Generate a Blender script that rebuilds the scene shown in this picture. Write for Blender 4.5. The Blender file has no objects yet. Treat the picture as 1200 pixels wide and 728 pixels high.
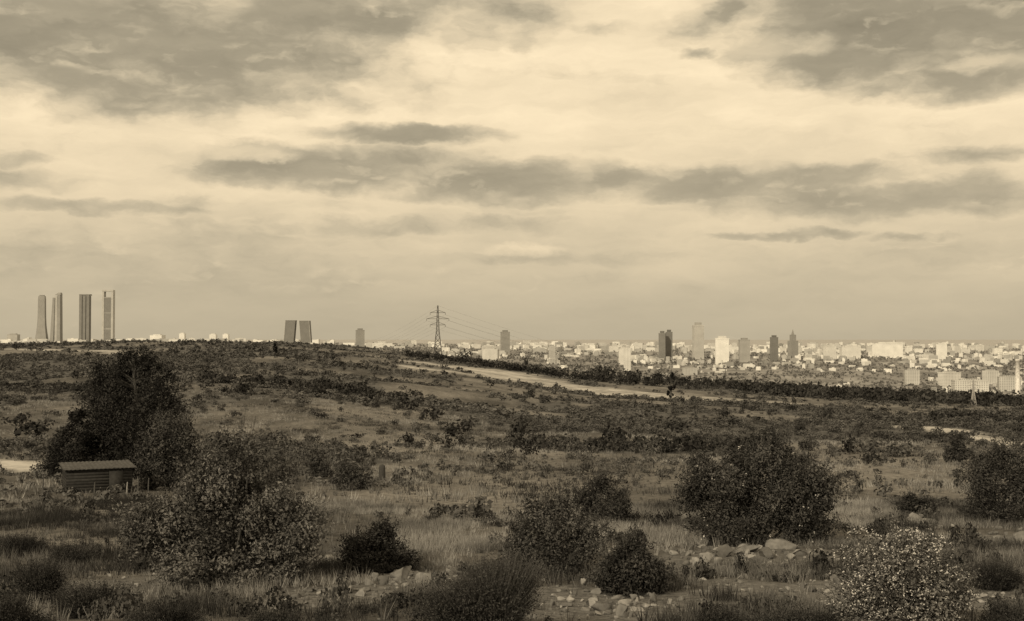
import bpy, math, random
import numpy as np
from mathutils import Vector, Matrix
rng=np.random.default_rng(11); random.seed(5)
F=1450.0; VH=398.0
scene=bpy.context.scene
# ------------------------------------------------------------------ noise
def _h(ix,iy,s):
    n=(ix.astype(np.int64)*374761393+iy.astype(np.int64)*668265263+s*1274126177)&0xffffffff
    n=((n^(n>>13))*1274126177)&0xffffffff
    n=n^(n>>16)
    return n/4294967296.0
def vn(x,y,s=0):
    x=np.asarray(x,float);y=np.asarray(y,float)
    ix=np.floor(x);iy=np.floor(y);fx=x-ix;fy=y-iy
    fx=fx*fx*(3-2*fx);fy=fy*fy*(3-2*fy)
    a=_h(ix,iy,s);b=_h(ix+1,iy,s);c=_h(ix,iy+1,s);d=_h(ix+1,iy+1,s)
    return (a*(1-fx)+b*fx)*(1-fy)+(c*(1-fx)+d*fx)*fy
def fbm(x,y,o=4,s=0):
    r=0;a=.5;t=0
    x=np.asarray(x,float);y=np.asarray(y,float)
    for i in range(o):
        r=r+a*vn(x*2**i+i*17.3,y*2**i+i*9.1,s+i);t+=a;a*=.5
    return r/t
def sstep(a,b,x):
    t=np.clip((x-a)/(b-a),0,1);return t*t*(3-2*t)
# ------------------------------------------------------------------ terrain
US=np.array([-400,0,150,330,500,640,760,900,1050,1200,1600],float)
TB={20:[750]*11,25:[716]*11,30:[682]*11,45:[624]*11,70:[578]*11,
100:[546,546,546,546,546,546,546,546,546,546,546],
150:[508,508,510,512,518,522,524,524,524,525,525],
220:[470,472,474,480,494,504,506,506,507,510,510],
300:[446,448,450,456,470,484,490,492,494,498,498],
450:[424,425,426,430,447,466,475,480,486,490,490],
620:[412,412,411,413,432,455,466,472,478,484,484],
760:[408,407,405,406,424,443,456,466,473,480,480],
880:[406,405,402,403,419,435,449,462,470,476,476],
1000:[405,403,400,400,414,429,446,459,467,473,473],
1500:[416,416,414,414,430,450,463,468,472,476,476],
2000:[420,420,420,420,432,448,458,463,467,470,470],
3000:[416,416,415,416,425,438,445,448,450,453,453],
5000:[408,408,407,408,412,420,423,424,425,426,426],
8000:[402,402,402,402,404,406,407,408,408,409,409],
14000:[400,400,400,400,401,402,402,402,403,403,403],
40000:[398.6]*11}
DS=np.array(sorted(TB));ZT=np.array([[-(v-VH)/F*d for v in TB[d]] for d in DS])
LG=np.linspace(math.log(20),math.log(40000),420);UG=np.linspace(-400,1600,201)
tmp=np.array([np.interp(LG,np.log(DS),ZT[:,j]) for j in range(len(US))])
ZG=np.array([np.interp(UG,US,tmp[:,i]) for i in range(len(LG))])
def blur(a,k,ax):
    w=np.exp(-np.linspace(-2,2,2*k+1)**2);w/=w.sum()
    p=[(0,0),(0,0)];p[ax]=(k,k);b=np.pad(a,p,mode='edge');o=0
    for i in range(2*k+1):
        o=o+w[i]*(b[i:i+a.shape[0]] if ax==0 else b[:,i:i+a.shape[1]])
    return o
ZG=blur(blur(ZG,4,0),8,1)
def H(x,y):
    x=np.asarray(x,float);y=np.asarray(y,float)
    d=np.maximum(y,20.0);u=np.clip(600+F*x/d,-400,1599.9)
    li=np.clip((np.log(d)-LG[0])/(LG[1]-LG[0]),0,len(LG)-1.001);ui=(u+400)/10.0
    i=li.astype(int);j=np.minimum(ui.astype(int),199);a=li-i;b=ui-j
    z=(ZG[i,j]*(1-b)+ZG[i,j+1]*b)*(1-a)+(ZG[i+1,j]*(1-b)+ZG[i+1,j+1]*b)*a
    zn=np.interp(y,[-40,0,8,14,20],[-1.75,-1.75,-2.6,-3.7,-4.86])
    z=np.where(y<20,zn,z)
    amp=np.interp(y,[0,15,60,130,300,450,600,1000,2000,6000,20000],[0.0,.16,.5,1.6,4.0,3.6,1.3,1.3,4,6,20])
    z=z+amp*(fbm(x/48.,y/48.,3,3)-.5)*1.5+np.minimum(amp,.5)*(fbm(x/5.,y/5.,3,9)-.5)*.8
    z=z+np.where(y>1500,amp*2.0*(fbm(x/420.,y/420.,3,5)-.5),0)
    return z
_scan=np.exp(np.linspace(math.log(21),math.log(1120),900))
_scanf=np.exp(np.linspace(math.log(1500),math.log(16000),900))
def pick(u,v,far=False):
    d=_scanf if far else _scan
    x=(u-600)/F*d;vv=VH-H(x,d)/d*F
    k=np.where(vv<=v)[0]
    i=k[0] if len(k) else int(np.argmin(vv))
    return float(x[i]),float(d[i])
def seg_dist(x,y,pts):
    m=np.full(np.shape(x),1e9)
    for (x0,y0),(x1,y1) in zip(pts[:-1],pts[1:]):
        dx,dy=x1-x0,y1-y0;t=np.clip(((x-x0)*dx+(y-y0)*dy)/(dx*dx+dy*dy+1e-9),0,1)
        m=np.minimum(m,np.hypot(x-x0-t*dx,y-y0-t*dy))
    return m
def at_d(u,d): return ((u-600)/F*d,float(d))
sand_lines=[([at_d(528,735),at_d(580,705),at_d(640,670),at_d(700,655),at_d(745,660)],66),
 ([at_d(735,640),at_d(790,650)],14),
 ([pick(1055,500),pick(1120,505),pick(1215,520)],5),
 ([pick(-60,540),pick(10,541),pick(60,550)],3.4),
 ([pick(0,409),pick(90,411),pick(160,417)],9)]
def sandf(x,y):
    s=np.zeros(np.shape(x))
    for pts,w in sand_lines:
        d=seg_dist(x,y,pts)+ (fbm(x/(w*.7),y/(w*.9),4,21)-.5)*w*2.2
        s=np.maximum(s,1-sstep(w*.55,w*1.2,d))
    return s
rub_pts=[(475,676,2.0),(408,694,1.5),(868,652,2.6),(925,648,2.2),(800,662,1.6),(705,712,2.2),(760,705,1.8),(1072,610,1.7),(385,655,1.1),(1190,632,1.5),(120,690,2.0),(560,668,1.2),(980,690,1.6),(330,706,1.3),(1000,655,1.8),(890,690,2.0),(640,700,1.4),(1150,700,1.6)]
RUB=[(pick(u,v),r) for u,v,r in rub_pts]
def rubf(x,y):
    s=np.zeros(np.shape(x));nz=(fbm(x/1.1,y/1.1,3,120)-.5)*1.4
    for (a,b),r in RUB: s=np.maximum(s,1-sstep(r*.6,r*1.1,np.hypot(x-a,(y-b)*.7)+nz*r*.8))
    return s
hedges=[([at_d(478,860),at_d(560,840),at_d(640,820),at_d(700,820),at_d(764,830)],14,5.6,(0,.15)),
 ([pick(232,446),pick(330,452),pick(425,469)],9,3.0,(.0,.4)),
 ([pick(0,455),pick(110,458)],8,2.2,(.0,.5)),
 ([pick(600,522),pick(700,528),pick(830,526)],7,1.7,(.0,.5)),
 ([pick(1085,488),pick(1210,498)],6,2.6,(0,.5))]
def scrubf(x,y):
    n=fbm(x/24.+3,y/58.,4,40);n2=fbm(x/90.,y/220.,2,50)
    bias=np.interp(y,[20,60,85,130,250,600,1100],[-.34,-.22,-.12,-.02,.04,.03,.0])
    s=sstep(.46,.62,n+bias+(n2-.5)*.4)
    for pts,w,h,_ in hedges: s=np.maximum(s,1-sstep(w*.7,w*1.2,seg_dist(x,y,pts)))
    return s*(1-sandf(x,y))
# ------------------------------------------------------------------ materials
def newmat(name):
    m=bpy.data.materials.new(name);m.use_nodes=True;nt=m.node_tree
    b=nt.nodes['Principled BSDF'];b.inputs['Roughness'].default_value=.85
    b.inputs['Specular IOR Level'].default_value=.15
    return m,nt,b
def g(v,w=0.0): return (v,v*(.97-w*.3),v*(.93-w),1)
def tone_mat(name,lo,hi,transl=0.0,noise=None,rough=.85):
    m,nt,b=newmat(name);b.inputs['Roughness'].default_value=rough
    a=nt.nodes.new('ShaderNodeAttribute');a.attribute_name='tone'
    r=nt.nodes.new('ShaderNodeValToRGB');r.color_ramp.elements[0].color=g(lo);r.color_ramp.elements[1].color=g(hi)
    nt.links.new(a.outputs['Fac'],r.inputs[0])
    col=r.outputs[0]
    if noise:
        tc=nt.nodes.new('ShaderNodeTexCoord');n=nt.nodes.new('ShaderNodeTexNoise');n.inputs['Scale'].default_value=noise;n.inputs['Detail'].default_value=6
        nt.links.new(tc.outputs['Object'],n.inputs['Vector'])
        mr=nt.nodes.new('ShaderNodeMapRange');mr.inputs[3].default_value=.35;mr.inputs[4].default_value=1.6
        nt.links.new(n.outputs['Fac'],mr.inputs[0])
        mx=nt.nodes.new('ShaderNodeVectorMath');mx.operation='SCALE'
        nt.links.new(col,mx.inputs[0]);nt.links.new(mr.outputs[0],mx.inputs['Scale']);col=mx.outputs[0]
    nt.links.new(col,b.inputs['Base Color'])
    if noise is None:
        d=nt.nodes.new('ShaderNodeBsdfDiffuse');nt.links.new(col,d.inputs['Color']);out=d.outputs[0]
        if transl>0:
            t=nt.nodes.new('ShaderNodeBsdfTranslucent');nt.links.new(col,t.inputs['Color'])
            ms=nt.nodes.new('ShaderNodeMixShader');ms.inputs[0].default_value=transl
            nt.links.new(out,ms.inputs[1]);nt.links.new(t.outputs[0],ms.inputs[2]);out=ms.outputs[0]
        nt.links.new(out,nt.nodes['Material Output'].inputs[0])
    return m
M_leaf=tone_mat('leaf_foliage',.028,.13)
M_leafl=tone_mat('pale_leaf_foliage',.04,.24)
M_dark=tone_mat('dark_conifer_foliage',.016,.06)
M_scrub=tone_mat('scrub_foliage',.024,.11)
M_mid=tone_mat('heath_foliage',.042,.145)
M_far=tone_mat('hazed_distant_foliage',.13,.23)  # paler than near foliage: aerial haze put into the colour
M_grass=tone_mat('dry_grass',.035,.30)
M_flower=tone_mat('white_blossom',.35,.7)
M_bark=tone_mat('bark',.05,.09,0,9)
M_rock=tone_mat('rock',.09,.29,0,7)
M_white=tone_mat('whitewashed_concrete',.6,.75,0,.3)
M_steel=tone_mat('galvanised_steel',.12,.2,0,2,.5)
M_pale=tone_mat('pale_painted_steel',.4,.5,0,2,.5)
M_wood=tone_mat('weathered_boards',.02,.042,0,6)
M_roof=tone_mat('corrugated_roof',.06,.095,0,3)
def facade_mat():
    m,nt,b=newmat('facade');L=nt.links.new
    def at(n):
        a=nt.nodes.new('ShaderNodeAttribute');a.attribute_name=n;return a.outputs['Fac']
    def M(op,a,c=None):
        n=nt.nodes.new('ShaderNodeMath');n.operation=op
        for i,s in enumerate((a,c)):
            if s is None: continue
            if isinstance(s,(int,float)): n.inputs[i].default_value=s
            else: L(s,n.inputs[i])
        return n.outputs[0]
    fu,fv,t=at('fu'),at('fv'),at('tone')
    wx=M('LESS_THAN',M('ABSOLUTE',M('SUBTRACT',M('FRACT',M('DIVIDE',fu,4.2)),.5)),.27)
    wy=M('LESS_THAN',M('ABSOLUTE',M('SUBTRACT',M('FRACT',M('DIVIDE',fv,3.3)),.5)),.24)
    ok=M('GREATER_THAN',fv,0.0)
    w=M('MULTIPLY',M('MULTIPLY',wx,wy),ok)
    tc=nt.nodes.new('ShaderNodeTexCoord');n=nt.nodes.new('ShaderNodeTexNoise');n.inputs['Scale'].default_value=.04;n.inputs['Detail'].default_value=5
    L(tc.outputs['Object'],n.inputs['Vector'])
    t2=M('MULTIPLY',t,M('ADD',M('MULTIPLY',n.outputs['Fac'],.5),.75))
    v=M('MULTIPLY',t2,M('SUBTRACT',1.0,M('MULTIPLY',w,.5)))
    c=nt.nodes.new('ShaderNodeCombineColor');L(v,c.inputs[0]);L(M('MULTIPLY',v,.985),c.inputs[1]);L(M('MULTIPLY',v,.94),c.inputs[2])
    L(c.outputs[0],b.inputs['Base Color']);return m
M_fac=facade_mat()
# ------------------------------------------------------------------ mesh helper
def mesh_obj(name,V,Fc,mats,tone=None,midx=None,loc=(0,0,0),parent=None,attrs=None,smooth=False):
    V=np.ascontiguousarray(V,dtype=np.float32);Fc=np.ascontiguousarray(Fc,dtype=np.int32);k=Fc.shape[1]
    me=bpy.data.meshes.new(name);me.vertices.add(len(V));me.vertices.foreach_set('co',V.ravel())
    me.loops.add(Fc.size);me.loops.foreach_set('vertex_index',Fc.ravel())
    me.polygons.add(len(Fc));me.polygons.foreach_set('loop_start',np.arange(0,Fc.size,k,dtype=np.int32))
    for m in (mats if isinstance(mats,list) else [mats]): me.materials.append(m)
    if midx is not None: me.polygons.foreach_set('material_index',np.asarray(midx,dtype=np.int32))
    me.update(calc_edges=True)
    al=dict(attrs or {})
    if tone is not None: al['tone']=tone
    for n,a in al.items():
        at=me.attributes.new(n,'FLOAT','POINT');at.data.foreach_set('value',np.ascontiguousarray(a,dtype=np.float32))
    if smooth: me.polygons.foreach_set('use_smooth',np.ones(len(Fc),dtype=bool))
    o=bpy.data.objects.new(name,me);scene.collection.objects.link(o);o.location=loc
    if parent: o.parent=parent
    return o
def empty(name,loc):
    e=bpy.data.objects.new(name,None);scene.collection.objects.link(e);e.location=loc;return e
class Acc:
    def __init__(s): s.V=[];s.F=[];s.T=[];s.M=[];s.n=0
    def add(s,V,Fc,T,m=0):
        V=np.asarray(V,float);Fc=np.asarray(Fc)
        s.V.append(V);s.F.append(Fc+s.n);s.T.append(np.broadcast_to(T,(len(V),)).astype(float));s.M.append(np.full(len(Fc),m));s.n+=len(V)
    def obj(s,name,mats,**k):
        return mesh_obj(name,np.concatenate(s.V),np.concatenate(s.F),mats,np.concatenate(s.T),np.concatenate(s.M),**k)
def unit(a): return a/(np.linalg.norm(a,axis=-1,keepdims=True)+1e-9)
def leafquads(C,Nn,l,w):
    n=len(C);r=unit(rng.normal(size=(n,3)));t=unit(np.cross(Nn,r));b=np.cross(Nn,t)
    l=np.broadcast_to(l,(n,))[:,None];w=np.broadcast_to(w,(n,))[:,None]
    bend=Nn*l*.25
    V=np.stack([C-t*l-bend,C+b*w,C+t*l-bend,C-b*w],1).reshape(-1,3)
    return V,np.arange(4*n).reshape(-1,4)
def tube(p,r,k=6):
    p=np.asarray(p,float);n=len(p);V=[];
    for i in range(n):
        d=unit(p[min(i+1,n-1)]-p[max(i-1,0)]);a=unit(np.cross(d,[.3,.9,.1] if abs(d[1])<.8 else [1,0,0]));b=np.cross(d,a)
        th=np.arange(k)*2*math.pi/k
        V.append(p[i]+r[i]*(np.cos(th)[:,None]*a+np.sin(th)[:,None]*b))
    V=np.concatenate(V);Fc=[[i*k+j,i*k+(j+1)%k,(i+1)*k+(j+1)%k,(i+1)*k+j] for i in range(n-1) for j in range(k)]
    return V,np.array(Fc)
def limb(p0,p1,r0,r1,bend=.12,k=5,n=5):
    p0=np.array(p0,float);p1=np.array(p1,float);L=np.linalg.norm(p1-p0);o=rng.normal(size=3)*bend*L;o[2]=abs(o[2])
    t=np.linspace(0,1,n)[:,None];p=p0*(1-t)+p1*t+o*(t*(1-t)*2)
    return tube(p,np.linspace(r0,r1,n),k)
def clumps_ellipsoid(c,rad,nc,cr,lo=.3,flat=-.75):
    C=[];R=[]
    while len(C)<nc:
        d=unit(rng.normal(size=3))
        if d[2]<flat: continue
        rr=lo+(1-lo)*random.random()**.6
        C.append(np.array(c)+d*np.array(rad)*rr*(1-.18*random.random()));R.append(cr*random.choice([.45,.7,.9,1.1,1.3]))
    return np.array(C),np.array(R)
def bush(name,u,v,hpx,wpx,nleaf=14000,ls=.06,mat=None,nc=46,cr=None,flowers=0,fl=.04,tone=(.1,.9),dep=None,asp=.45,shoots=60,lobes=None,trunk=True,d=None,squash=.85,updir=.3,skirt=.3):
    if d is None: x,y=pick(u,v)
    else: x,y=(u-600)/F*d,d
    z=float(H(x,y));s=y/F;hh=hpx*s;ww=wpx*s/2;dp=(dep or .85)*ww
    A=Acc();cr=cr or .24*min(ww,hh)
    if lobes is None: lobes=[(0,.48,.95,.5,1),(random.uniform(-.5,-.3),.35,.55,.36,1),(random.uniform(.3,.5),.33,.55,.34,1),(random.uniform(-.3,.3),.72,.45,.28,1)]
    CC=[];RR=[]
    tot=sum(l[2]*l[3] for l in lobes)
    for lx,lz,lw,lh,_ in lobes:
        k=max(5,int(nc*lw*lh/tot));c,r=clumps_ellipsoid((lx*ww,random.uniform(-.15,.15)*dp,lz*hh),(max(.1,lw*ww-cr*.6),max(.1,dp*lw-cr*.6),max(.1,lh*hh-cr*.5)),k,cr)
        CC.append(c);RR.append(r)
    k=int(nc*skirt);a=rng.uniform(0,6.283,k);q=rng.uniform(.35,.86,k)
    CC.append(np.stack([q*ww*.9*np.cos(a),q*dp*.9*np.sin(a),rng.uniform(.05,.22,k)*hh],1));RR.append(cr*rng.uniform(.6,1.0,k))
    C=np.concatenate(CC);R=np.concatenate(RR);C[:,2]=np.maximum(C[:,2],R*.35)
    ct=rng.uniform(tone[0],tone[1],len(C))
    w=R**1.8;w/=w.sum();idx=rng.choice(len(C),nleaf,p=w)
    dr=unit(rng.normal(size=(nleaf,3))+np.array([0,0,.2]))
    rad=R[idx]*(.35+.9*rng.random(nleaf)**.8)*(1+.3*np.sin(dr[:,0]*7+idx)*np.cos(dr[:,2]*6+idx*2.1))
    P=C[idx]+dr*rad[:,None]*np.array([1,1,squash])
    ok=P[:,2]>-.05;P=P[ok];dr=dr[ok];idx=idx[ok];n=len(P)
    Nn=unit(dr*.6+rng.normal(size=(n,3))*.6+np.array([0,0,updir]))
    sz=ls*rng.uniform(.5,1.35,n)
    V,Fc=leafquads(P,Nn,sz,sz*asp)
    T=np.repeat(np.clip(ct[idx]+rng.normal(size=n)*.14,0,1),4)
    A.add(V,Fc,T,0)
    for i in range(shoots):
        j=random.randrange(len(C));d0=unit(C[j]-np.array([0,0,.25*hh])+rng.normal(size=3)*.3)
        if d0[2]<-.1: d0[2]*=-1
        p0=C[j]+d0*R[j]*.7;L=cr*random.uniform(.5,1.5);p1=p0+(d0+np.array([0,0,.35]))*L
        a,b=limb(p0,p1,.008,.004,.08,3,3);A.add(a,b,.3,1)
        m=18;t=rng.random(m)[:,None];P=p0*(1-t)+p1*t+rng.normal(size=(m,3))*ls*.8
        V,Fc=leafquads(P,unit(rng.normal(size=(m,3))+[0,0,.5]),ls*.8,ls*.8*asp);A.add(V,Fc,np.full(4*m,np.clip(ct[j]+.1,0,1)),0)
    if trunk:
        for j in rng.choice(len(C),min(16,len(C)),replace=False):
            a,b=limb((random.uniform(-.06,.06)*ww,random.uniform(-.06,.06)*ww,-.15),C[j],.02+.009*hh,.010,.12,5,6);A.add(a,b,.2,1)
    mats=[mat or M_leaf,M_bark]
    if flowers:
        mats.append(M_flower)
        ii=rng.choice(len(C),flowers,p=w);dr=unit(rng.normal(size=(flowers,3))+np.array([0,-.1,.6]))
        P=C[ii]+dr*(R[ii]*1.08)[:,None]*np.array([1,1,squash])
        for q in range(3):
            k=len(P);V,Fc=leafquads(P+rng.normal(size=(k,3))*fl*.9,unit(rng.normal(size=(k,3))*.6+[0,-.3,1]),fl*rng.uniform(.4,1.1,k),fl*.6);A.add(V,Fc,rng.random(4*k),2)
    return A.obj(name,mats,loc=(x,y,z))
# ------------------------------------------------------------------ ground sheet
ys=np.concatenate([np.linspace(-40,18,40),np.exp(np.linspace(math.log(19),math.log(40000),900))])
sx=np.linspace(-1,1,640);sx=np.sign(sx)*np.abs(sx)**1.15
Y=np.repeat(ys[:,None],len(sx),1);X=sx[None,:]*(np.maximum(ys,0)[:,None]*.72+45)
Z=H(X,Y);nr,nc_=X.shape
ii=np.arange(nr-1)[:,None]*nc_+np.arange(nc_-1)[None,:]
Fq=np.stack([ii,ii+1,ii+nc_+1,ii+nc_],-1).reshape(-1,4)
def ground_mat():
    m,nt,b=newmat('ground_earth_and_grass');L=nt.links.new;b.inputs['Roughness'].default_value=.95
    tc=nt.nodes.new('ShaderNodeTexCoord')
    def noise(s,d=6,r=.6,sc=(1,1,1)):
        mp=nt.nodes.new('ShaderNodeMapping');mp.inputs['Scale'].default_value=sc
        n=nt.nodes.new('ShaderNodeTexNoise');n.inputs['Scale'].default_value=s;n.inputs['Detail'].default_value=d;n.inputs['Roughness'].default_value=r
        L(tc.outputs['Object'],mp.inputs[0]);L(mp.outputs[0],n.inputs['Vector']);return n.outputs['Fac']
    def ramp(f,a,b_,c1,c2):
        r=nt.nodes.new('ShaderNodeValToRGB');r.color_ramp.elements[0].position=a;r.color_ramp.elements[1].position=b_
        r.color_ramp.elements[0].color=c1;r.color_ramp.elements[1].color=c2;L(f,r.inputs[0]);return r.outputs[0]
    def mix(f,a,b_,t='MIX'):
        n=nt.nodes.new('ShaderNodeMix');n.data_type='RGBA';n.blend_type=t
        if isinstance(f,float): n.inputs[0].default_value=f
        else: L(f,n.inputs[0])
        for i,s in ((6,a),(7,b_)):
            if isinstance(s,tuple): n.inputs[i].default_value=s
            else: L(s,n.inputs[i])
        return n.outputs[2]
    def at(n):
        a=nt.nodes.new('ShaderNodeAttribute');a.attribute_name=n;return a.outputs['Fac']
    grass=ramp(noise(.05,8,.65,(1,.5,1)),.38,.60,g(.075),g(.25))
    fine=ramp(noise(1.7,8,.7),.35,.7,g(.42),g(1.2))
    grass=mix(1.0,grass,fine,'MULTIPLY')
    scr=ramp(noise(.35,6,.7),.35,.65,g(.05),g(.115))
    c=mix(at('scrub'),grass,scr)
    rub=ramp(noise(4.0,6,.75),.35,.68,g(.05),g(.21))
    c=mix(at('rubble'),c,rub)
    snd=ramp(noise(.07,9,.75),.38,.60,g(.16,.05),g(.5,.05))
    c=mix(at('sand'),c,snd)
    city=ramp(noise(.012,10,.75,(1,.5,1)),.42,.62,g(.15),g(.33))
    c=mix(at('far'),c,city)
    c=mix(at('hazy'),c,g(.38))  # distance haze blended into the ground's base colour
    L(c,b.inputs['Base Color'])
    bp=nt.nodes.new('ShaderNodeBump');bp.inputs['Strength'].default_value=.6;bp.inputs['Distance'].default_value=.12
    L(noise(2.5,6,.7),bp.inputs['Height']);L(bp.outputs[0],b.inputs['Normal']);return m
xf,yf=X.ravel(),Y.ravel()
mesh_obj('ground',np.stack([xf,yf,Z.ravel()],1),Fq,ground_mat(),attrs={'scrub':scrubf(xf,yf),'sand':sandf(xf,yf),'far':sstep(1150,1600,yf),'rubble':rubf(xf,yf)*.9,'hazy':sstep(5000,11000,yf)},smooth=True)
# ------------------------------------------------------------------ grass (tufts)
def grass(name,nt_,bl,y0,y1,h,w,mat,rad,umin=-120,umax=1320):
    y=np.sqrt(rng.random(nt_)*(y1**2-y0**2)+y0**2);u=rng.uniform(umin,umax,nt_);x=(u-600)/F*y
    den=fbm(x/3.5,y/4.5,3,60)
    keep=(rng.random(nt_)<np.clip((den-.38)*4.5,.08,1))&(rng.random(nt_)>scrubf(x,y)*.8)&(rng.random(nt_)>sandf(x,y)*.97)&(rng.random(nt_)>rubf(x,y)*1.05)
    x=x[keep];y=y[keep];m=len(x)
    big=fbm(x/9.,y/14.,3,70);sm=fbm(x/2.2,y/3.,2,72)
    th=h*rng.uniform(.35,1.2,m)*(.35+1.3*fbm(x/4.,y/4.,2,71));tr=rad*rng.uniform(.6,1.6,m)
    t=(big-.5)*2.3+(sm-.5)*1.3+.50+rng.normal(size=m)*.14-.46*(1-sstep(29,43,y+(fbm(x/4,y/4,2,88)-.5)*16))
    i=np.repeat(np.arange(m),bl);n=len(i);a=rng.uniform(0,6.283,n);q=np.sqrt(rng.random(n))*tr[i]
    px=x[i]+q*np.cos(a);py=y[i]+q*np.sin(a);pz=H(px,py)
    hh=th[i]*rng.uniform(.5,1.15,n);lean=rng.uniform(.1,.7,n);ww=w*rng.uniform(.5,1.2,n);fa=rng.uniform(0,math.pi,n)
    b0=np.stack([px-np.cos(fa)*ww,py-np.sin(fa)*ww,pz-.04],1);b1=np.stack([px+np.cos(fa)*ww,py+np.sin(fa)*ww,pz-.04],1)
    tp=np.stack([px+np.cos(a)*lean*hh,py+np.sin(a)*lean*hh,pz+hh],1)
    V=np.stack([b0,b1,tp],1).reshape(-1,3)
    tt=t[i]+rng.normal(size=n)*.08
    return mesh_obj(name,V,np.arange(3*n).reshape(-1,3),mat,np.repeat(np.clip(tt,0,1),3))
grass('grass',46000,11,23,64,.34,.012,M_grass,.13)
grass('grass',42000,8,60,240,.42,.035,M_grass,.3)
# ------------------------------------------------------------------ stamped vegetation
def template(n,ls,flat=.75,cl=7):
    C=[];
    for i in range(cl):
        a=random.uniform(0,6.283);r=random.uniform(0,.68);C.append((r*math.cos(a),r*math.sin(a),random.uniform(.2,.75)*(1-.45*r)))
    C=np.array(C);idx=rng.integers(0,cl,n);dr=unit(rng.normal(size=(n,3))+[0,0,.3])
    P=C[idx]+dr*np.array([.34,.34,.28])*rng.uniform(.5,1.2,(n,1));P[:,2]=np.maximum(P[:,2],.02)
    ct=rng.uniform(-.2,.2,cl)
    Nn=unit(dr+rng.normal(size=(n,3))*.5);s=ls*rng.uniform(.6,1.3,n)
    V,Fc=leafquads(P,Nn,s,s*.6);return V,np.repeat(ct[idx]+rng.normal(size=n)*.08,4)
def stamp(name,x,y,W,Hh,tone,tmpl,mat):
    n=len(x);z=H(x,y);k=len(tmpl);ti=rng.integers(0,k,n);Vs=[];Ts=[]
    for q in range(k):
        m=np.where(ti==q)[0]
        if not len(m): continue
        V,t=tmpl[q];a=rng.uniform(0,6.283,len(m));ca,sa=np.cos(a)[:,None],np.sin(a)[:,None]
        st=rng.uniform(.7,1.35,len(m))[:,None]
        vx0=V[None,:,0]*st;vy0=V[None,:,1]/st
        vx=(vx0*ca-vy0*sa)*W[m][:,None]+x[m][:,None]
        vy=(vx0*sa+vy0*ca)*W[m][:,None]+y[m][:,None]
        vz=V[None,:,2]*Hh[m][:,None]+z[m][:,None]-.05
        Vs.append(np.stack([vx,vy,vz],-1).reshape(-1,3));Ts.append((tone[m][:,None]+t[None,:]).ravel())
    V=np.concatenate(Vs);return mesh_obj(name,V,np.arange(len(V)).reshape(-1,4),mat,np.clip(np.concatenate(Ts),0,1))
def scatter(n,y0,y1,dens,pw=2.0,umin=-150,umax=1350):
    y=(rng.random(n)*(y1**pw-y0**pw)+y0**pw)**(1/pw);u=rng.uniform(umin,umax,n);x=(u-600)/F*y
    k=rng.random(n)<dens(x,y);return x[k],y[k]
TA=[template(170,.10) for _ in range(9)];TBm=[template(64,.15) for _ in range(9)];TC=[template(28,.24) for _ in range(9)]
def size(n,a,b): return a+(b-a)*rng.random(n)**2.2
sc=lambda x,y:np.clip(scrubf(x,y)**1.3*.9+.05,0,1)*(1-sandf(x,y))
sc2=lambda x,y:np.clip(.15+sstep(.45,.6,fbm(x/7.,y/12.,3,140)),0,1)*(1-sandf(x,y))
x,y=scatter(4800,50,150,sc2,1.6);n=len(x);w=size(n,.15,.8)
stamp('heath',x,y,w,w*rng.uniform(.8,1.5,n),.1+.8*fbm(x/9.,y/9.,2,93)+rng.normal(size=n)*.12,TBm,M_mid)
x,y=scatter(5200,80,250,sc,1.6);n=len(x);w=size(n,.4,1.9)
stamp('scrub',x,y,w,w*rng.uniform(.7,1.15,n),.1+.8*fbm(x/14.,y/14.,2,90)+rng.normal(size=n)*.12,TA,M_mid)
x,y=scatter(13500,230,560,sc,1.6);n=len(x);w=size(n,.6,2.9)
stamp('scrub',x,y,w,w*rng.uniform(.5,.95,n),.1+.8*fbm(x/25.,y/25.,2,91)+rng.normal(size=n)*.12,TBm,M_mid)
x,y=scatter(17000,520,1120,sc,1.6);n=len(x);w=size(n,.8,3.6)
stamp('scrub',x,y,w,w*rng.uniform(.5,.9,n),.2+.65*fbm(x/40.,y/40.,2,92)+rng.normal(size=n)*.12,TC,M_mid)
x,y=scatter(620,100,900,lambda x,y:(1-sandf(x,y))*.9,1.2);n=len(x);w=size(n,1.0,3.4)
stamp('dark_scrub',x,y,w,w*rng.uniform(.8,1.2,n),rng.uniform(.0,.4,n),[template(140,.11) for _ in range(6)],M_scrub)
def along(pts,n,w):
    P=np.array(pts);L=np.r_[0,np.cumsum(np.hypot(*np.diff(P,axis=0).T))];t=rng.random(n)*L[-1]
    return np.interp(t,L,P[:,0])+rng.normal(size=n)*w*.5,np.interp(t,L,P[:,1])+rng.normal(size=n)*w*.5
for pts,w,h,tn in hedges:
    L=sum(math.dist(a,b) for a,b in zip(pts[:-1],pts[1:]));n=int(L*w/(h*h)*2.0)+30
    x,y=along(pts,n,w);hh=h*rng.uniform(.4,1.1,n);stamp('hedge',x,y,hh*.85,hh,rng.uniform(*tn,n),TBm,M_scrub)
pts=[at_d(850,940),at_d(950,950),at_d(1080,950),at_d(1260,950)]
x,y=along(pts,1050,130);n=len(x);hh=rng.uniform(4,10.5,n);stamp('distant_oak_wood',x,y,hh*.8,hh,rng.uniform(.0,.45,n),TBm,M_scrub)
x,y=scatter(2500,23.5,56,lambda x,y:sstep(.48,.62,fbm(x/5.,y/5.,3,33)+.25*(1-sstep(25,36,y)))*(1-rubf(x,y)),2,-60,1260);n=len(x);w=size(n,.12,.5)
stamp('weeds',x,y,w,w*rng.uniform(.9,2.0,n),rng.uniform(.0,.7,n),[template(130,.10) for _ in range(8)],M_scrub)
def tdens(x,y):
    return np.clip(.25+.9*sstep(.42,.58,fbm(x/260.,y/420.,3,44)),0,1)
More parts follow.
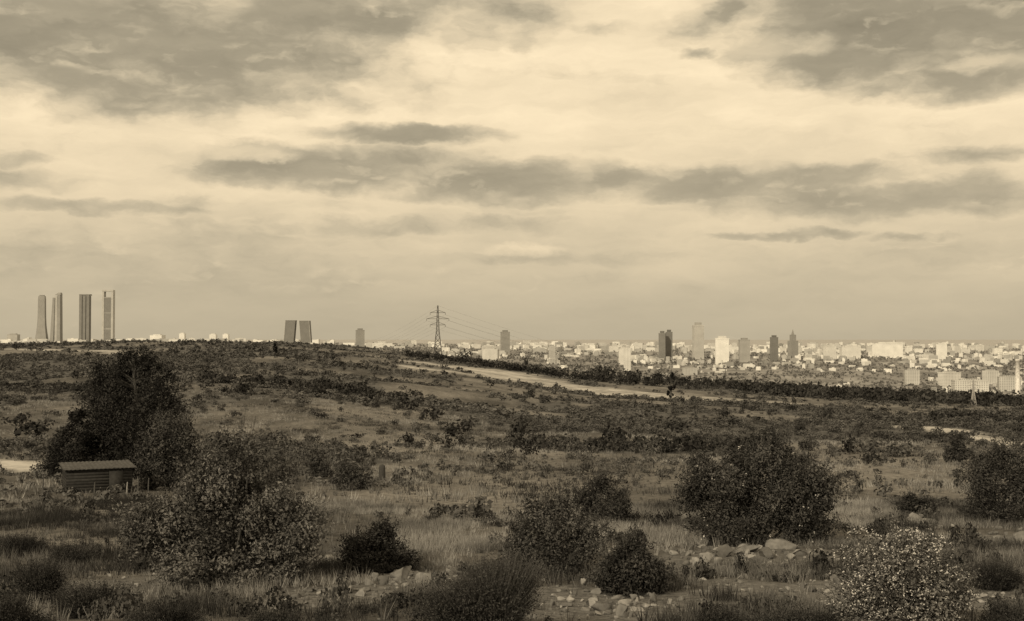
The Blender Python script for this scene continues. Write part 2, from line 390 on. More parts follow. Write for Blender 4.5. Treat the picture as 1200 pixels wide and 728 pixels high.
x,y=scatter(20000,1450,7800,tdens,.7,-50,1260);n=len(x);hh=rng.uniform(4,11,n)*np.interp(y,[1400,7000],[.8,1.4])
stamp('distant_trees',x,y,hh*.8,hh*.85,rng.uniform(.0,.6,n)+np.interp(y,[1500,7000],[-.25,.4]),[template(14,.33) for _ in range(8)],M_far)  # tone rises with distance, painting haze onto the farther trees
# ------------------------------------------------------------------ buildings
class Bld:
    def __init__(s): s.V=[];s.fu=[];s.fv=[];s.T=[]
    def box(s,cx,cy,z0,w,d,h,rot,t,top=None,shift=(0,0)):
        c,sn=math.cos(rot),math.sin(rot);tw,td=top or (w,d)
        def P(a,b,zz,ww,dd,o=(0,0)):
            lx=a*ww/2+o[0];ly=b*dd/2+o[1];return (cx+lx*c-ly*sn,cy+lx*sn+ly*c,zz)
        q=[(-1,-1),(1,-1),(1,1),(-1,1)]
        for i in range(4):
            a,b=q[i],q[(i+1)%4];L=w if i%2==0 else d
            s.V+=[P(*a,z0,w,d),P(*b,z0,w,d),P(*b,z0+h,tw,td,shift),P(*a,z0+h,tw,td,shift)]
            s.fu+=[0,L,L,0];s.fv+=[.01,.01,h,h];s.T+=[t]*4
        s.V+=[P(*a,z0+h,tw,td,shift) for a in q];s.fu+=[-1]*4;s.fv+=[-5]*4;s.T+=[t*.8]*4
    def obj(s,name,loc=(0,0,0),parent=None):
        n=len(s.V);return mesh_obj(name,np.array(s.V),np.arange(n).reshape(-1,4),M_fac,s.T,attrs={'fu':s.fu,'fv':s.fv},loc=loc,parent=parent)
B=Bld()
def addb(u,d,w,dp,h,t,rot):
    x=(u-600)/F*d;z=float(H(x,d))-3
    B.box(x,d,z,w,dp,h+3,rot,t)
    k=random.random()
    if k<.5: B.box(x+random.uniform(-.25,.25)*w,d,z+h+3.02,w*.25,dp*.5,3,rot,t*.9)
    if k>.75:
        o=w*.5+dp*.3;B.box(x+o*math.cos(rot),d+o*math.sin(rot),z,dp*.6,dp*1.6,h*random.uniform(.6,1.3)+3,rot,t*.97)
for i in range(2800):
    v=random.uniform(404,461);u=random.uniform(505,1260)
    if v>427 and random.random()<.72: continue
    if v>436 and not(u>1085 or 770<u<860) and random.random()<.9: continue
    if u<640 and v>420: continue
    x,d=pick(u,v,True)
    if fbm(x/300.,d/500.,2,77)<.43: continue
    t=random.choice([.32,.42,.5,.62,.74,.8,.82])
    s=min(1.4,max(.6,d/4800))
    w=random.uniform(8,34)*s;h=random.choice([5,7,9,12,15,19])*s
    if v>432: h=min(h,8);w*=.8
    addb(u,d,w,random.uniform(10,18)*s,h,t,random.choice([0.2,-.3,.5,1.3])+random.uniform(-.1,.1))
for i in range(210):
    u=random.choice([random.uniform(-60,60),random.uniform(120,225),random.uniform(60,330),random.uniform(200,640)]);d=random.uniform(5500,7800)
    addb(u,d,random.uniform(18,60),18,random.choice([16,20,24,30]),random.choice([.45,.6,.75,.8]),random.uniform(-.5,.5))
for i in range(280):
    u=random.uniform(560,1260);d=random.uniform(6300,9000)
    addb(u,d,random.uniform(20,50),20,random.choice([14,18,22,28,36]),random.choice([.4,.5,.6,.7,.75]),random.uniform(-.5,.5))
B.obj('distant_city_buildings')
def tower(name,u,d,vtop,vbase,wpx,fn):
    x=(u-600)/F*d;zb=-(vbase-VH)/F*d;zt=-(vtop-VH)/F*d;zg=min(float(H(x,d)),zb)-5
    e=empty(name,(x,d,zg));fn(e,wpx/F*d,zt-zg);return e
def part(e,name,fn):
    b=Bld();fn(b);b.obj(name,parent=e)
def simple(t,dp=.7,rot=.25):
    def f(e,w,h):
        w=w/(abs(math.cos(rot))+dp*abs(math.sin(rot)))
        part(e,'body',lambda b:b.box(0,0,0,w,w*dp,h*.93,rot,t))
        part(e,'roof_plant',lambda b:b.box(0,0,h*.93+.05,w*.6,w*dp*.6,h*.07,rot,t*.8))
        part(e,'cornice',lambda b:b.box(0,0,h*.905,w*1.03,w*dp*1.05,h*.02,rot,t*1.1))
    return f
def t_flare(e,w,h):  # skyline tower tones are lightened, with haze put into the facade colour
    pr=[(0,1.0),(.12,.9),(.25,.76),(.4,.64),(.55,.58),(.75,.56),(.93,.55),(1,.5)]
    def f(b):
        for (a,s0),(c,s1) in zip(pr[:-1],pr[1:]):
            b.box(0,0,a*h,w*s0,w*s0*.8,(c-a)*h,.1,.34,top=(w*s1,w*s1*.8))
    part(e,'shaft',f);part(e,'crown',lambda b:b.box(0,0,h+.1,w*.35,w*.3,h*.02,.1,.32))
def t_crystal(e,w,h):
    part(e,'left_wing',lambda b:b.box(-w*.32,0,0,w*.34,w*.7,h*.9,0,.32,top=(w*.2,w*.6),shift=(w*.16,0)))
    part(e,'slot',lambda b:b.box(w*.02,2,0,w*.26,w*.55,h*.93,0,.5))
    part(e,'right_wing',lambda b:b.box(w*.32,0,0,w*.34,w*.7,h*.95,0,.32,top=(w*.24,w*.6)))
    part(e,'sloped_crown',lambda b:b.box(w*.2,0,h*.952,w*.55,w*.55,h*.048,0,.34,top=(w*.2,w*.4),shift=(w*.14,0)))
def t_dark(e,w,h):
    part(e,'core',lambda b:b.box(0,0,0,w*.86,w*.6,h*.97,0,.22))
    for k in (-1,0,1): part(e,'fin',lambda b:b.box(k*w*.34,-w*.32,0,w*.26,w*.1,h*(.99 if k else .96),0,.24))
    part(e,'cap',lambda b:b.box(0,0,h*.975,w,w*.62,h*.025,0,.26))
def t_frame(e,w,h):
    for k in (-1,1): part(e,'core',lambda b:b.box(k*w*.41,0,0,w*.18,w*.55,h*.985,0,.5))
    part(e,'glazed_block',lambda b:[b.box(0,0,h*a,w*.63,w*.5,h*c,0,.24) for a,c in ((.03,.26),(.32,.26),(.61,.25))])
    part(e,'crossbeam',lambda b:[b.box(0,0,h*a+.1,w*.63,w*.52,h*.024,0,.34) for a in (.292,.582,.862)])
    part(e,'top_beam',lambda b:b.box(0,0,h*.987,w*1.0,w*.55,h*.03,0,.5))
tower('pinched_skyscraper',49,7000,347,399,14,t_flare)
tower('crystal_skyscraper',66,7000,343,399,12.5,t_crystal)
tower('dark_skyscraper',100,7000,345,399,12.5,t_dark)
tower('framed_skyscraper',127,7000,341,399,13,t_frame)
def lean(sg):
    def f(e,w,h):
        part(e,'leaning_body',lambda b:b.box(-sg*w*.08,0,0,w*.8,w*.75,h,0,.22,shift=(sg*w*.16,0)))
        part(e,'edge_band',lambda b:b.box(-sg*w*.08-sg*w*.385,-w*.385,0,w*.05,w*.02,h,0,.4,shift=(sg*w*.16,0)))
        part(e,'roof_rim',lambda b:b.box(sg*w*.08,0,h+.1,w*.83,w*.78,2,0,.26))
    return f
tower('leaning_office_tower',340,6500,376,399,14.5,lean(1))
tower('leaning_office_tower',358.5,6500,376.5,399,14.5,lean(-1))
for nm,u,d,vt,vb,wp,t in [('apartment_block',422,5200,385,401,11,.32),('apartment_block',592,5600,387,403,11,.32),
 ('office_block',776,5000,388,407,9,.22),('office_block',784,5050,386.5,407,8,.2),('office_tower',818,5200,378,407,13,.5),
 ('white_apartment_tower',846,4600,394,417,17,.8),('office_block',872,4900,396,414,12,.38),('office_block',907,5100,393,410,9,.22),
 ('apartment_block',730,4300,407,422,10,.7),('apartment_block',390,4200,398,412,6,.8),('apartment_block',647,4600,404,418,8,.45),('apartment_block',735,3500,406,424,9,.65),
 ('long_apartment_block',1040,5600,401,412,38,.75),('apartment_block',972,5200,404,418,14,.7),('apartment_block',996,5400,405,417,22,.7),('apartment_block',1103,5300,402,416,14,.75),
 ('warehouse',1136,2300,444,458,40,.6),('warehouse',1182,2500,440,457,26,.5),('warehouse',1112,2900,435,445,26,.65),('warehouse',1068,2900,432,440,18,.5),('warehouse',1160,3100,433,442,20,.5),
 ('apartment_block',808,3400,430,441,18,.45),('apartment_block',780,3300,437,446,13,.5),('apartment_block',575,3800,408,418,20,.6),('apartment_block',250,6500,391,401,8,.75),('apartment_block',265,6500,391,401,7,.8),('apartment_block',214,6500,390,401,7,.8),('apartment_block',185,6500,392,402,16,.8),('apartment_block',16,6500,391,402,12,.45)]:
    tower(nm,u,d,vt,vb,wp,simple(t,.5 if wp>18 else .75,random.uniform(-.35,.35)))
def t_spire(e,w,h):
    part(e,'shaft',lambda b:b.box(0,0,0,w,w,h*.62,.3,.3));part(e,'setback',lambda b:b.box(0,0,h*.62,w*.6,w*.6,h*.2,.3,.3))
    part(e,'spire',lambda b:b.box(0,0,h*.82,w*.3,w*.3,h*.18,.3,.3,top=(.6,.6)))
tower('television_tower',929,5400,386,410,9,t_spire)
def t_chim(e,w,h):
    A=Acc();V,Fc=tube([(0,0,0),(0,0,h*.5),(0,0,h*.95),(0,0,h*.951),(0,0,h)],[w*.5,w*.44,w*.38,w*.46,w*.46],14);A.add(V,Fc,1.0,0);A.obj('shaft',[M_white],parent=e)
tower('chimney',1192,2300,421,455,6,t_chim)
# ------------------------------------------------------------------ pylons and wires
def bars(A,p,q,r=.14): V,Fc=tube([p,q],[r,r],4);A.add(V,Fc,.3,0)
def pylon(x,y,h,r=.14,mat=None):
    z=float(H(x,y))-1;A=Acc()
    def hw(k): return np.interp(k,[0,.5,1],[.085,.028,.008])*h
    lv=[0,.13,.25,.36,.46,.55,.64,.73,.82,.91,1]
    cs=[(-1,-1),(1,-1),(1,1),(-1,1)]
    for a,b in zip(lv[:-1],lv[1:]):
        for i in range(4):
            c,c2=cs[i],cs[(i+1)%4];P=lambda q,k:(q[0]*hw(k),q[1]*hw(k),k*h)
            bars(A,P(c,a),P(c,b),r*1.25);bars(A,P(c,a),P(c2,b),r*.7);bars(A,P(c2,a),P(c,b),r*.7);bars(A,P(c,b),P(c2,b),r*.7)
    tips=[]
    for k,l in ((.62,.15),(.74,.22),(.86,.15)):
        for s in (-1,1):
            tip=(s*l*h,0,k*h);tips.append(tip)
            for yy in (-1,1):
                bars(A,(s*hw(k),yy*hw(k),k*h),tip,r*.8);bars(A,(s*hw(k+.05),yy*hw(k+.05),(k+.05)*h),tip,r*.8)
            bars(A,tip,(tip[0],0,tip[2]-.04*h),r*.9)
    A.obj('electricity_pylon',[mat or M_steel],loc=(x,y,z));return [np.array((x+a,y+b,z+c-.04*h)) for a,b,c in tips]+[np.array((x,y,z+h))]
d=1000;t0=pylon((513-600)/F*d,d,41,.2)
t1=pylon((392-600)/F*2300,2300,36);t2=pylon((850-600)/F*2500,2500,38)
t3=pylon((1140-600)/F*800,800,19,.13,M_pale)
A=Acc()
for ta,tb in ((t0,t1),(t0,t2)):
    for a,b in zip(ta,tb):
        L=np.linalg.norm(a-b);t=np.linspace(0,1,40)[:,None];p=a*(1-t)+b*t;p[:,2]-=(4*L*.012*t*(1-t))[:,0]
        V,Fc=tube(p,[.04]*40,3);A.add(V,Fc,.8,0)
A.obj('power_lines',[M_steel])
# ------------------------------------------------------------------ named trees / bushes
def conifer(name,u,v,hpx,wpx,d=None,n=9000,ls=.12,tone=(0,.6),prof=None,nc=90,mat=None,off=0.0):
    if d is None: x,y=pick(u,v)
    else: x,y=(u-600)/F*d,d
    z=float(H(x,y));s=y/F;hh=hpx*s;ww=wpx*s/2;A=Acc()
    prof=prof or [(0,.5),(.12,.85),(.35,1),(.6,.82),(.8,.5),(1,.08)]
    k=rng.random(nc);rr=np.interp(k,*zip(*prof))*ww;a=rng.uniform(0,6.283,nc);q=rng.uniform(.3,.95,nc)*rr
    C=np.stack([q*np.cos(a)+off*ww*k,q*np.sin(a),k*hh*.95],1);R=np.maximum(.18*rr,.07*ww)*rng.choice([.6,.9,1.2,1.6],nc)
    idx=rng.choice(nc,n,p=R**1.6/(R**1.6).sum());dr=unit(rng.normal(size=(n,3))+[0,0,.2])
    P=C[idx]+dr*(R[idx]*rng.uniform(.3,1.25,n))[:,None]*[1,1,1.4];P[:,2]=np.maximum(P[:,2],.05)
    V,Fc=leafquads(P,unit(dr+rng.normal(size=(n,3))*.6),ls*rng.uniform(.5,1.3,n),ls*.4)
    ct=rng.uniform(*tone,nc);A.add(V,Fc,np.repeat(np.clip(ct[idx]+rng.normal(size=n)*.14,0,1),4),0)
    V,Fc=tube([(0,0,-.2),(.05*ww,0,hh*.5),(off*ww,0,hh*.95)],[.03*hh,.018*hh,.004*hh],7);A.add(V,Fc,.5,1)
    for j in range(0,nc,3):
        V,Fc=limb((0,0,max(.1,C[j][2]-.1*hh)),C[j],.012*hh,.004*hh,.06,4,4);A.add(V,Fc,.5,1)
    return A.obj(name,[mat or M_dark,M_bark],loc=(x,y,z))
conifer('cypress_tree',158,548,154,126,d=86,n=38000,prof=[(0,.7),(.15,.9),(.4,1),(.6,.97),(.75,.86),(.87,.66),(.95,.42),(1,.15)],nc=230,ls=.11,off=-.05,tone=(0,.7))
conifer('cypress_tree',92,547,84,88,d=84,n=13000,prof=[(0,.95),(.3,1),(.55,.6),(.8,.35),(1,.1)],nc=110,ls=.11,tone=(0,.7))
bush('oak_tree',198,568,96,90,nleaf=17000,ls=.085,mat=M_scrub,nc=90,cr=.5,tone=(.1,.8),d=74,shoots=60)
bush('large_shrub',267,684,180,244,nleaf=52000,ls=.048,mat=M_leafl,nc=150,cr=.38,tone=(.05,.65),shoots=260,lobes=[(.05,.44,.78,.46,1),(-.62,.32,.42,.32,1),(.6,.36,.42,.36,1),(.14,.76,.34,.26,1),(-.2,.62,.3,.24,1)])
bush('elder_bush',890,636,130,208,nleaf=46000,ls=.055,mat=M_scrub,nc=130,cr=.42,tone=(0,.8),flowers=110,fl=.045,shoots=180,lobes=[(0,.46,.85,.46,1),(-.5,.48,.5,.42,1),(.55,.38,.46,.38,1),(.08,.76,.45,.25,1),(.4,.62,.4,.22,1)])
bush('shrub',650,668,98,136,nleaf=19000,ls=.045,mat=M_leaf,nc=90,tone=(.05,.9),shoots=180)
bush('dark_shrub',444,669,58,96,nleaf=12000,ls=.042,mat=M_scrub,nc=60,tone=(0,.5),shoots=90)
bush('dark_shrub',738,694,66,98,nleaf=12000,ls=.042,mat=M_scrub,nc=60,tone=(0,.5),shoots=90)
bush('shrub',706,606,62,80,nleaf=11000,ls=.06,mat=M_scrub,nc=50,tone=(.0,.7),shoots=80,asp=.3,d=51)
bush('flowering_shrub',1054,742,128,186,nleaf=18000,ls=.035,mat=M_leafl,nc=130,cr=.26,tone=(.1,.8),flowers=2600,fl=.022,shoots=240)
bush('shrub',1172,614,98,104,nleaf=15000,ls=.065,mat=M_scrub,nc=70,tone=(.05,.8),shoots=110,asp=.3)
bush('round_tree',1122,541,28,34,nleaf=5000,ls=.11,mat=M_scrub,nc=36,tone=(.1,.6),shoots=14)
bush('shrub',1070,604,26,54,nleaf=3400,ls=.06,mat=M_scrub,nc=20,tone=(0,.5),shoots=20)
bush('shrub',410,573,30,60,nleaf=4500,ls=.075,mat=M_scrub,nc=30,tone=(.2,.8),shoots=30)
bush('shrub',375,560,26,34,nleaf=2800,ls=.08,mat=M_scrub,nc=18,tone=(.2,.8),shoots=16)
vtop=lambda u,v,vt:(pick(u,v),(VH-vt))
for u,vb,vt,wpx in ((786,467,433,11),(322,416,401,7)):
    (x_,d_)=pick(u,vb);hp=(VH-vt)-float(H(x_,d_))/d_*F
    conifer('cypress_tree',u,vb,hp,wpx,d=d_,n=3500,ls=.0005*d_,nc=34,tone=(0,.1),prof=[(0,.6),(.3,1),(.7,.9),(.9,.6),(1,.2)])
def broom(name,u,v,hpx,wpx,n=2600,tone=(.1,.6),mat=M_scrub):
    x,y=pick(u,v);z=float(H(x,y));s=y/F;hh=hpx*s;ww=wpx*s/2
    nc=9;ca=rng.uniform(0,6.283,nc);cq=rng.uniform(0,.7,nc);cc=np.stack([cq*np.cos(ca)*ww,cq*np.sin(ca)*ww*.8],1);ch=rng.uniform(.45,1,nc)*(1-.35*cq)
    j=rng.integers(0,nc,n);a=rng.uniform(0,6.283,n);q=np.sqrt(rng.random(n))
    b=np.stack([cc[j,0]*.6+q*ww*.12*np.cos(a),cc[j,1]*.6+q*ww*.12*np.sin(a),np.full(n,-.05)],1)
    k=rng.uniform(.3,1.05,n);tp=b+np.stack([cc[j,0]*.4+q*np.cos(a)*.38*ww,cc[j,1]*.4+q*np.sin(a)*.38*ww,hh*k*ch[j]],1)+rng.normal(size=(n,3))*.05*ww
    mid=(b+tp)/2+np.stack([b[:,0]*-.1,b[:,1]*-.1,hh*.06*np.ones(n)],1)
    r=.006;sd=unit(rng.normal(size=(n,3))*[1,1,.1])*r
    V=np.stack([b-sd,b+sd,mid+sd,mid-sd,mid-sd,mid+sd,tp+sd*.3,tp-sd*.3],1).reshape(-1,3)
    A=Acc();ct=rng.uniform(*tone,nc);A.add(V,np.arange(8*n).reshape(-1,4),np.repeat(np.clip(ct[j]+rng.normal(size=n)*.15,0,1),8),0)
    m=n*5;i=rng.integers(0,n,m);t=rng.uniform(0.1,1,m)[:,None];P=mid[i]*(1-t)+tp[i]*t+rng.normal(size=(m,3))*.03
    V,Fc=leafquads(P,unit(rng.normal(size=(m,3))),.026,.008);A.add(V,Fc,np.repeat(np.clip(ct[j][i]+rng.normal(size=m)*.15,0,1),4),0)
    return A.obj(name,[mat],loc=(x,y,z))
broom('broom_shrub',578,738,104,180,n=6500,tone=(.2,.8))
for u,v,h,w_,n in [(930,750,44,130,2200),(45,705,60,120,2400),(120,722,52,120,2200),(10,742,60,120,2200),(200,738,40,110,1800),(330,745,42,120,1800),(1165,690,50,90,1800),(85,660,36,80,1400),(30,650,40,80,1400),(1180,738,46,90,1600),(850,735,30,80,1200)]:
    broom('broom_shrub',u,v,h,w_,n=n,tone=(.0,.6))
# ------------------------------------------------------------------ rocks
def rock_arrays(s):
    import bmesh
    bm=bmesh.new();bmesh.ops.create_icosphere(bm,subdivisions=3,radius=1)
    V=np.array([v.co[:] for v in bm.verts]);Fc=np.array([[v.index for v in f.verts] for f in bm.faces]);bm.free()
    for _ in range(12):
        nrm=unit(rng.normal(size=3));dd=random.uniform(.25,.65);k=V@nrm;V=V-np.maximum(k-dd,0)[:,None]*nrm
    V=V*(1+.24*(fbm(V[:,0]*4+s,V[:,1]*4+V[:,2]*3,3,s)-.5)[:,None]);return V*1.25,Fc
RK=[rock_arrays(i) for i in range(12)]
def rocks(name,u,v,specs):
    x0,y0=pick(u,v);z0=float(H(x0,y0));A=Acc()
    for du,dv,s in specs:
        x,y=pick(u+du,v+dv);z=float(H(x,y))-z0;r=s*y0/F/2*1.2
        V,Fc=RK[random.randrange(12)];a=random.uniform(0,6.28);R=np.array(Matrix.Rotation(a,3,'Z')@Matrix.Rotation(random.uniform(-.5,.5),3,'X'))
        A.add((V*[1,random.uniform(.6,1),random.uniform(.5,.9)])@R.T*r+[x-x0,y-y0,z+r*.2],Fc,random.uniform(.05,1)**1.4,0)
    return A.obj(name,[M_rock],loc=(x0,y0,z0))
def cl(n,su,sv,a,b): return [(random.gauss(0,su),random.gauss(0,sv),a+(b-a)*random.random()**2) for _ in range(n)]
rocks('rock_pile',475,676,[(-5,0,34),(20,2,26),(38,4,22),(-24,8,18)]+cl(100,36,9,3,14))
rocks('rock_pile',408,694,[(0,0,20),(16,3,16)]+cl(70,28,8,3,14))
rocks('rock_pile',868,650,[(-20,2,28),(5,-4,32),(50,-8,32),(30,4,24),(-42,10,20),(64,0,20),(20,8,22)]+cl(230,56,11,3,15))
rocks('rock_pile',705,714,[(0,0,28),(20,6,20),(28,-8,18),(60,-10,20)]+cl(130,48,10,3,14))
rocks('rock_pile',1072,612,[(0,0,22),(16,2,18),(-14,4,16)]+cl(80,36,9,3,11))
rocks('rock_pile',385,655,[(0,0,20),(-12,2,16)]+cl(30,22,6,3,10))
rocks('rock_pile',1190,632,[(0,0,24),(-18,6,16)]+cl(60,34,10,3,12))
rocks('rock_pile',560,668,cl(50,24,6,3,11))
rocks('rock_pile',980,680,[(0,0,18),(30,-20,20)]+cl(170,50,20,3,13))
rocks('rock_pile',1150,700,[(0,0,20),(18,6,16)]+cl(80,36,12,3,12))
rocks('scattered_stones',110,690,cl(90,80,10,3,9))
rocks('scattered_stones',330,706,cl(60,50,10,3,9))
rocks('scattered_stones',640,695,cl(190,240,18,2,9))
rocks('scattered_stones',900,690,cl(280,150,22,2,10))
# ------------------------------------------------------------------ shed, post
def boxm(A,x0,x1,y0,y1,z0,z1,t,m=0):
    V=[(x,y,z) for z in(z0,z1) for y in(y0,y1) for x in(x0,x1)];A.add(V,[[0,1,3,2],[4,6,7,5],[0,4,5,1],[2,3,7,6],[0,2,6,4],[1,5,7,3]],t,m)
y=70;x=(115-600)/F*y;e=empty('shed',(x,y,float(H(x,y))-.05));e.rotation_euler=(0,0,.42)
W,D=3.5,3.0
A=Acc()
for i in range(9):
    z0=i*.165;boxm(A,-W/2,W/2,-D/2,-D/2+.05+(i%2)*.012,z0,z0+.155,random.uniform(0,1))
    boxm(A,W/2-.05-(i%2)*.012,W/2,-D/2+.07,D/2,z0,z0+.155,random.uniform(0,1));boxm(A,-W/2,-W/2+.05,-D/2+.07,D/2,z0,z0+.155,random.uniform(0,1))
boxm(A,-W/2+.06,W/2-.07,-D/2+.08,D/2-.05,0,1.45,.0)
A.obj('plank_walls',[M_wood],parent=e)
A=Acc();n=60
xs=np.linspace(-W/2-.2,W/2+.2,n);zz=1.55+.02*np.sin(xs*28)
V=[];
for yy,dz in ((-D/2-.2,0),(D/2+.2,.08)):
    for a,b in zip(xs,zz): V.append((a,yy,b+dz))
for yy,dz in ((-D/2-.2,-.06),(D/2+.2,.02)):
    for a,b in zip(xs,zz): V.append((a,yy,b+dz))
Fc=[[i,i+1,n+i+1,n+i] for i in range(n-1)]+[[2*n+i,3*n+i,3*n+i+1,2*n+i+1] for i in range(n-1)]+[[i,2*n+i,2*n+i+1,i+1] for i in range(n-1)]
A.add(V,Fc,.6,0);A.obj('corrugated_roof',[M_roof],parent=e)
A=Acc();boxm(A,.5,1.25,-D/2-.03,-D/2-.004,0,1.4,.8);boxm(A,1.1,1.16,-D/2-.06,-D/2-.032,.7,.8,.1);A.obj('door',[M_wood],parent=e)
for i,(u,dd) in enumerate([(112,66),(150,67),(163,68.5),(175,70),(52,69)]):
    x=(u-600)/F*dd;A=Acc();V,Fc=tube([(0,0,-.2),(.01,0,.5),(.03,0,.8)],[.04,.035,.03],7);A.add(V,Fc,.9,0);V,Fc=tube([(.03,0,.8),(.03,0,.83)],[.03,.001],7);A.add(V,Fc,.9,0)
    A.obj('fence_post',[M_rock if i==1 else M_bark],loc=(x,dd,float(H(x,dd))))
x,y=pick(448,562);A=Acc();s=y/F
V,Fc=tube([(0,0,-.2),(0,0,14*s),(.02,0,17*s),(.02,0,18*s)],[.26,.24,.2,.02],9);A.add(V,Fc,.1,0);A.obj('tree_stump',[M_bark],loc=(x,y,float(H(x,y))))
# ------------------------------------------------------------------ light
el=math.radians(27);sd=Vector((-.5,-.86,0)).normalized();sv=Vector((sd.x*math.cos(el),sd.y*math.cos(el),math.sin(el)))
L=bpy.data.lights.new('sun','SUN');L.energy=2.6;L.angle=math.radians(.6);L.color=(1,.86,.62)
lo=bpy.data.objects.new('sun',L);scene.collection.objects.link(lo);lo.rotation_euler=sv.to_track_quat('Z','Y').to_euler()
# ------------------------------------------------------------------ sky
w=bpy.data.worlds.new('sky');scene.world=w;w.use_nodes=True;nt=w.node_tree;Lk=nt.links.new
bg=nt.nodes['Background'];bg.inputs[1].default_value=.1
def M(op,a,b=None,c=None,cl=False):
    n=nt.nodes.new('ShaderNodeMath');n.operation=op;n.use_clamp=cl
    for i,s in enumerate((a,b,c)):
        if s is None: continue
        if isinstance(s,(int,float)): n.inputs[i].default_value=s
        else: Lk(s,n.inputs[i])
    return n.outputs[0]
def VM(op,a,b=None,c=None):
    n=nt.nodes.new('ShaderNodeVectorMath');n.operation=op
    for i,s in enumerate((a,b,c)):
        if s is None: continue
        if isinstance(s,tuple): n.inputs[i].default_value=s
        else: Lk(s,n.inputs[i])
    return n.outputs['Value'] if op=='DOT_PRODUCT' else n.outputs[0]
def SS(x,a,b,c=0.,d=1.):
    n=nt.nodes.new('ShaderNodeMapRange');n.interpolation_type='SMOOTHSTEP';Lk(x,n.inputs[0])
    for i,v in enumerate((a,b,c,d)): n.inputs[i+1].default_value=v
    return n.outputs[0]
def NZ(vec,sc,off,detail,rough,col=False):
    v=VM('MULTIPLY_ADD',vec,(1/sc[0],1/sc[1],0),(off[0]+off[2]*7.3,off[1]+off[2]*3.1,0))
    n=nt.nodes.new('ShaderNodeTexNoise');n.noise_dimensions='2D';n.inputs['Scale'].default_value=1;n.inputs['Detail'].default_value=detail;n.inputs['Roughness'].default_value=rough
    Lk(v,n.inputs['Vector']);return n.outputs['Color' if col else 'Fac']
tc=nt.nodes.new('ShaderNodeTexCoord');sp=nt.nodes.new('ShaderNodeSeparateXYZ');Lk(tc.outputs['Generated'],sp.inputs[0])
AZ=M('MULTIPLY',M('ARCTAN2',sp.outputs[0],sp.outputs[1]),F);EL=M('MULTIPLY',M('ARCSINE',sp.outputs[2]),F)
cv=nt.nodes.new('ShaderNodeCombineXYZ');Lk(AZ,cv.inputs[0]);Lk(EL,cv.inputs[1])
P0=cv.outputs[0]
wn=NZ(P0,(60,28),(0,0,3.1),4,.6,True)
PW=VM('ADD',P0,VM('MULTIPLY',VM('SUBTRACT',wn,(.5,.5,.5)),(46,22,0)))
blobs=[(120,50,330,62,1.2),(330,15,330,36,1.0),(80,92,220,26,.8),(250,70,150,24,.65),(520,8,80,20,.5),
(1090,22,250,58,1.25),(1140,92,130,22,1.05),(930,55,130,20,.65),(855,12,26,12,1.0),(700,32,42,9,.8),(820,62,28,8,.9),
(410,198,190,24,1.15),(560,210,190,22,1.15),(730,212,140,14,.95),(880,214,210,20,1.05),(1090,230,260,20,1.1),(470,157,150,10,.95),
(20,212,90,11,.9),(90,241,190,8,.75),(0,190,50,9,.5),(610,302,110,8,.75),(730,302,90,8,.65),(930,275,85,5,.85),(1075,278,46,5,.85),
(140,300,340,40,.5),(440,264,260,11,.6),(1150,180,110,9,.5),(1180,300,180,14,.4),(300,240,160,10,.45)]
brights=[(612,293,62,9,.9),(512,287,28,7,.7),(290,180,80,8,.6),(700,190,120,7,.4),(900,52,70,14,.6),(1165,72,70,12,.6),(870,190,90,7,.45),(720,24,60,8,.45),(100,30,80,9,.3),(1150,118,70,8,.5)]
def dens(P,bl,g1=1.3,g2=1.5):
    tot=None
    for (u,v,ru,rv,wt) in bl:
        sx_=(u-600)/F;tz=(VH-v)/F;r=math.sqrt(1+sx_*sx_+tz*tz);a=math.atan(sx_)*F;e=math.asin(tz/r)*F
        ra,re=ru*g1,rv*g2
        q=VM('MULTIPLY_ADD',P,(1/ra,1/re,0),(-a/ra,-e/re,0))
        k=M('MULTIPLY_ADD',VM('DOT_PRODUCT',q,q),-wt*1.0,wt);tot=M('MAXIMUM',0.0,k) if tot is None else M('MAXIMUM',tot,k)
    return tot
n0=NZ(PW,(120,50),(0,0,1.7),7,.56);n1=NZ(VM('ADD',PW,(-4.,9.,0.)),(120,50),(0,0,1.7),4,.56)
D0=M('ADD',dens(PW,blobs),M('MULTIPLY',M('SUBTRACT',n0,.5),1.9))
alpha=SS(D0,.06,1.08)
emb=M('MULTIPLY',M('SUBTRACT',n0,n1),1.8)
edge=M('MULTIPLY',M('MULTIPLY',M('MAXIMUM',M('SUBTRACT',emb,.03),0.0),2.2),M('MULTIPLY',SS(D0,.05,.45),SS(NZ(P0,(120,40),(5,2,9.),2,.5),.40,.60)),cl=True)
under=M('MULTIPLY',M('MAXIMUM',M('MULTIPLY',emb,-1.0),0.0),1.0,cl=True)
r=nt.nodes.new('ShaderNodeValToRGB');cr=r.color_ramp;pts=[(0,.53),(.1,.55),(.22,.66),(.4,.84),(.6,.97),(.8,.99),(1,.92)]
cr.elements[0].position=0;cr.elements[1].position=1
for p,_ in pts[1:-1]: cr.elements.new(p)
for e_,(p,v) in zip(cr.elements,pts): e_.position=p;e_.color=(v,v,v,1)
Lk(M('DIVIDE',EL,420,cl=True),r.inputs[0])
calm=SS(EL,10,120,.35,1.)
mot=M('ADD',.5,M('MULTIPLY',M('SUBTRACT',NZ(PW,(230,50),(0,0,12.),6,.58),.5),calm))
base=M('MULTIPLY',r.outputs[0],M('ADD',.72,M('MULTIPLY',mot,.56)))
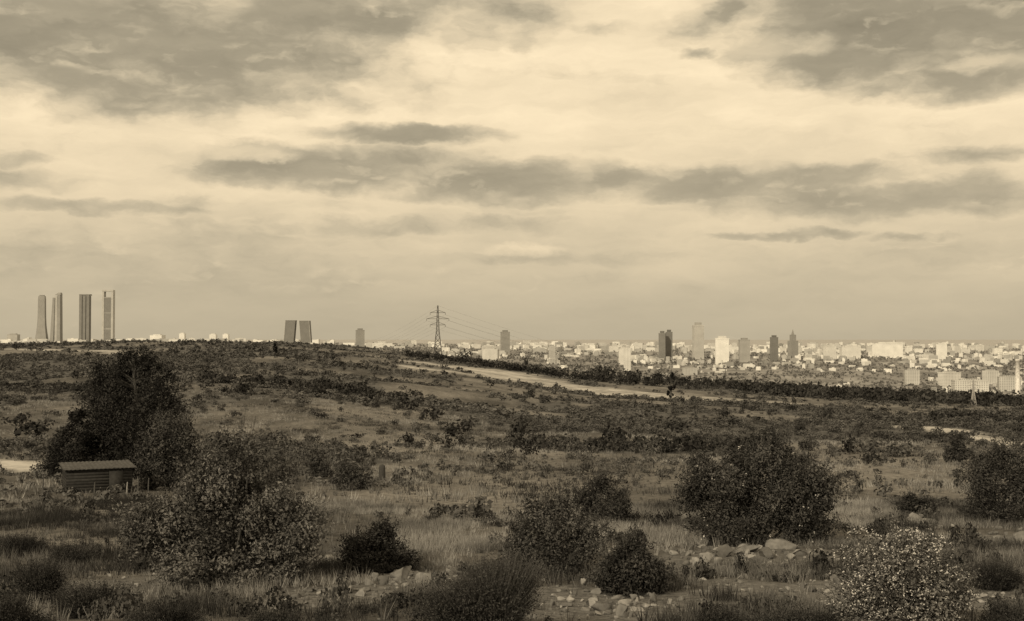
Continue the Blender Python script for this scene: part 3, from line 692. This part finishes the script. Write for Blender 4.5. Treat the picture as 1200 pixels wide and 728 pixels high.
sky=nt.nodes.new('ShaderNodeTexSky');sky.sky_type='NISHITA';sky.sun_disc=False;sky.sun_elevation=el;sky.sun_rotation=math.atan2(sd.x,sd.y)
bw=nt.nodes.new('ShaderNodeRGBToBW');Lk(sky.outputs[0],bw.inputs[0])
base=M('ADD',M('MULTIPLY',base,.88),M('MULTIPLY',M('MINIMUM',M('MULTIPLY',bw.outputs[0],.1),1.0),.12))
cdark=M('ADD',.31,M('MULTIPLY',SS(EL,330,60),.13))
dk=M('MULTIPLY',cdark,M('ADD',.65,M('MULTIPLY',mot,.7)))
f=M('MULTIPLY',M('MULTIPLY',alpha,.9),SS(EL,15,80,.2,1.))
v=M('ADD',M('MULTIPLY',base,M('SUBTRACT',1.0,f)),M('MULTIPLY',dk,f))
v=M('SUBTRACT',v,M('MULTIPLY',M('MULTIPLY',under,.10),calm))
edge=M('MULTIPLY',edge,calm)
bd=dens(PW,brights,1.3,1.6)
br=M('MULTIPLY',SS(M('ADD',bd,M('MULTIPLY',M('SUBTRACT',n0,.5),2.0)),.2,1.0),SS(bd,0.,.5))
edge=M('MAXIMUM',M('MULTIPLY',edge,.6),M('MULTIPLY',br,.6))
v=M('ADD',M('MULTIPLY',v,M('SUBTRACT',1.0,edge)),edge)
v10=M('MULTIPLY',v,10.0)
tint=SS(v,.3,.9)
cc=nt.nodes.new('ShaderNodeCombineColor');Lk(v10,cc.inputs[0]);Lk(M('MULTIPLY',v10,M('SUBTRACT',.865,M('MULTIPLY',tint,.045))),cc.inputs[1]);Lk(M('MULTIPLY',v10,M('SUBTRACT',.61,M('MULTIPLY',tint,.06))),cc.inputs[2])
Lk(cc.outputs[0],bg.inputs[0])
# ------------------------------------------------------------------ camera
cam=bpy.data.cameras.new('camera');cam.sensor_width=36;cam.lens=F/1200*36;cam.clip_start=.1;cam.clip_end=90000
co=bpy.data.objects.new('camera',cam);scene.collection.objects.link(co);co.location=(0,0,0)
co.rotation_euler=(math.radians(90)+math.atan((VH-364)/F),0,0);scene.camera=co
scene.view_settings.view_transform='Standard';scene.view_settings.look='None';scene.view_settings.exposure=0
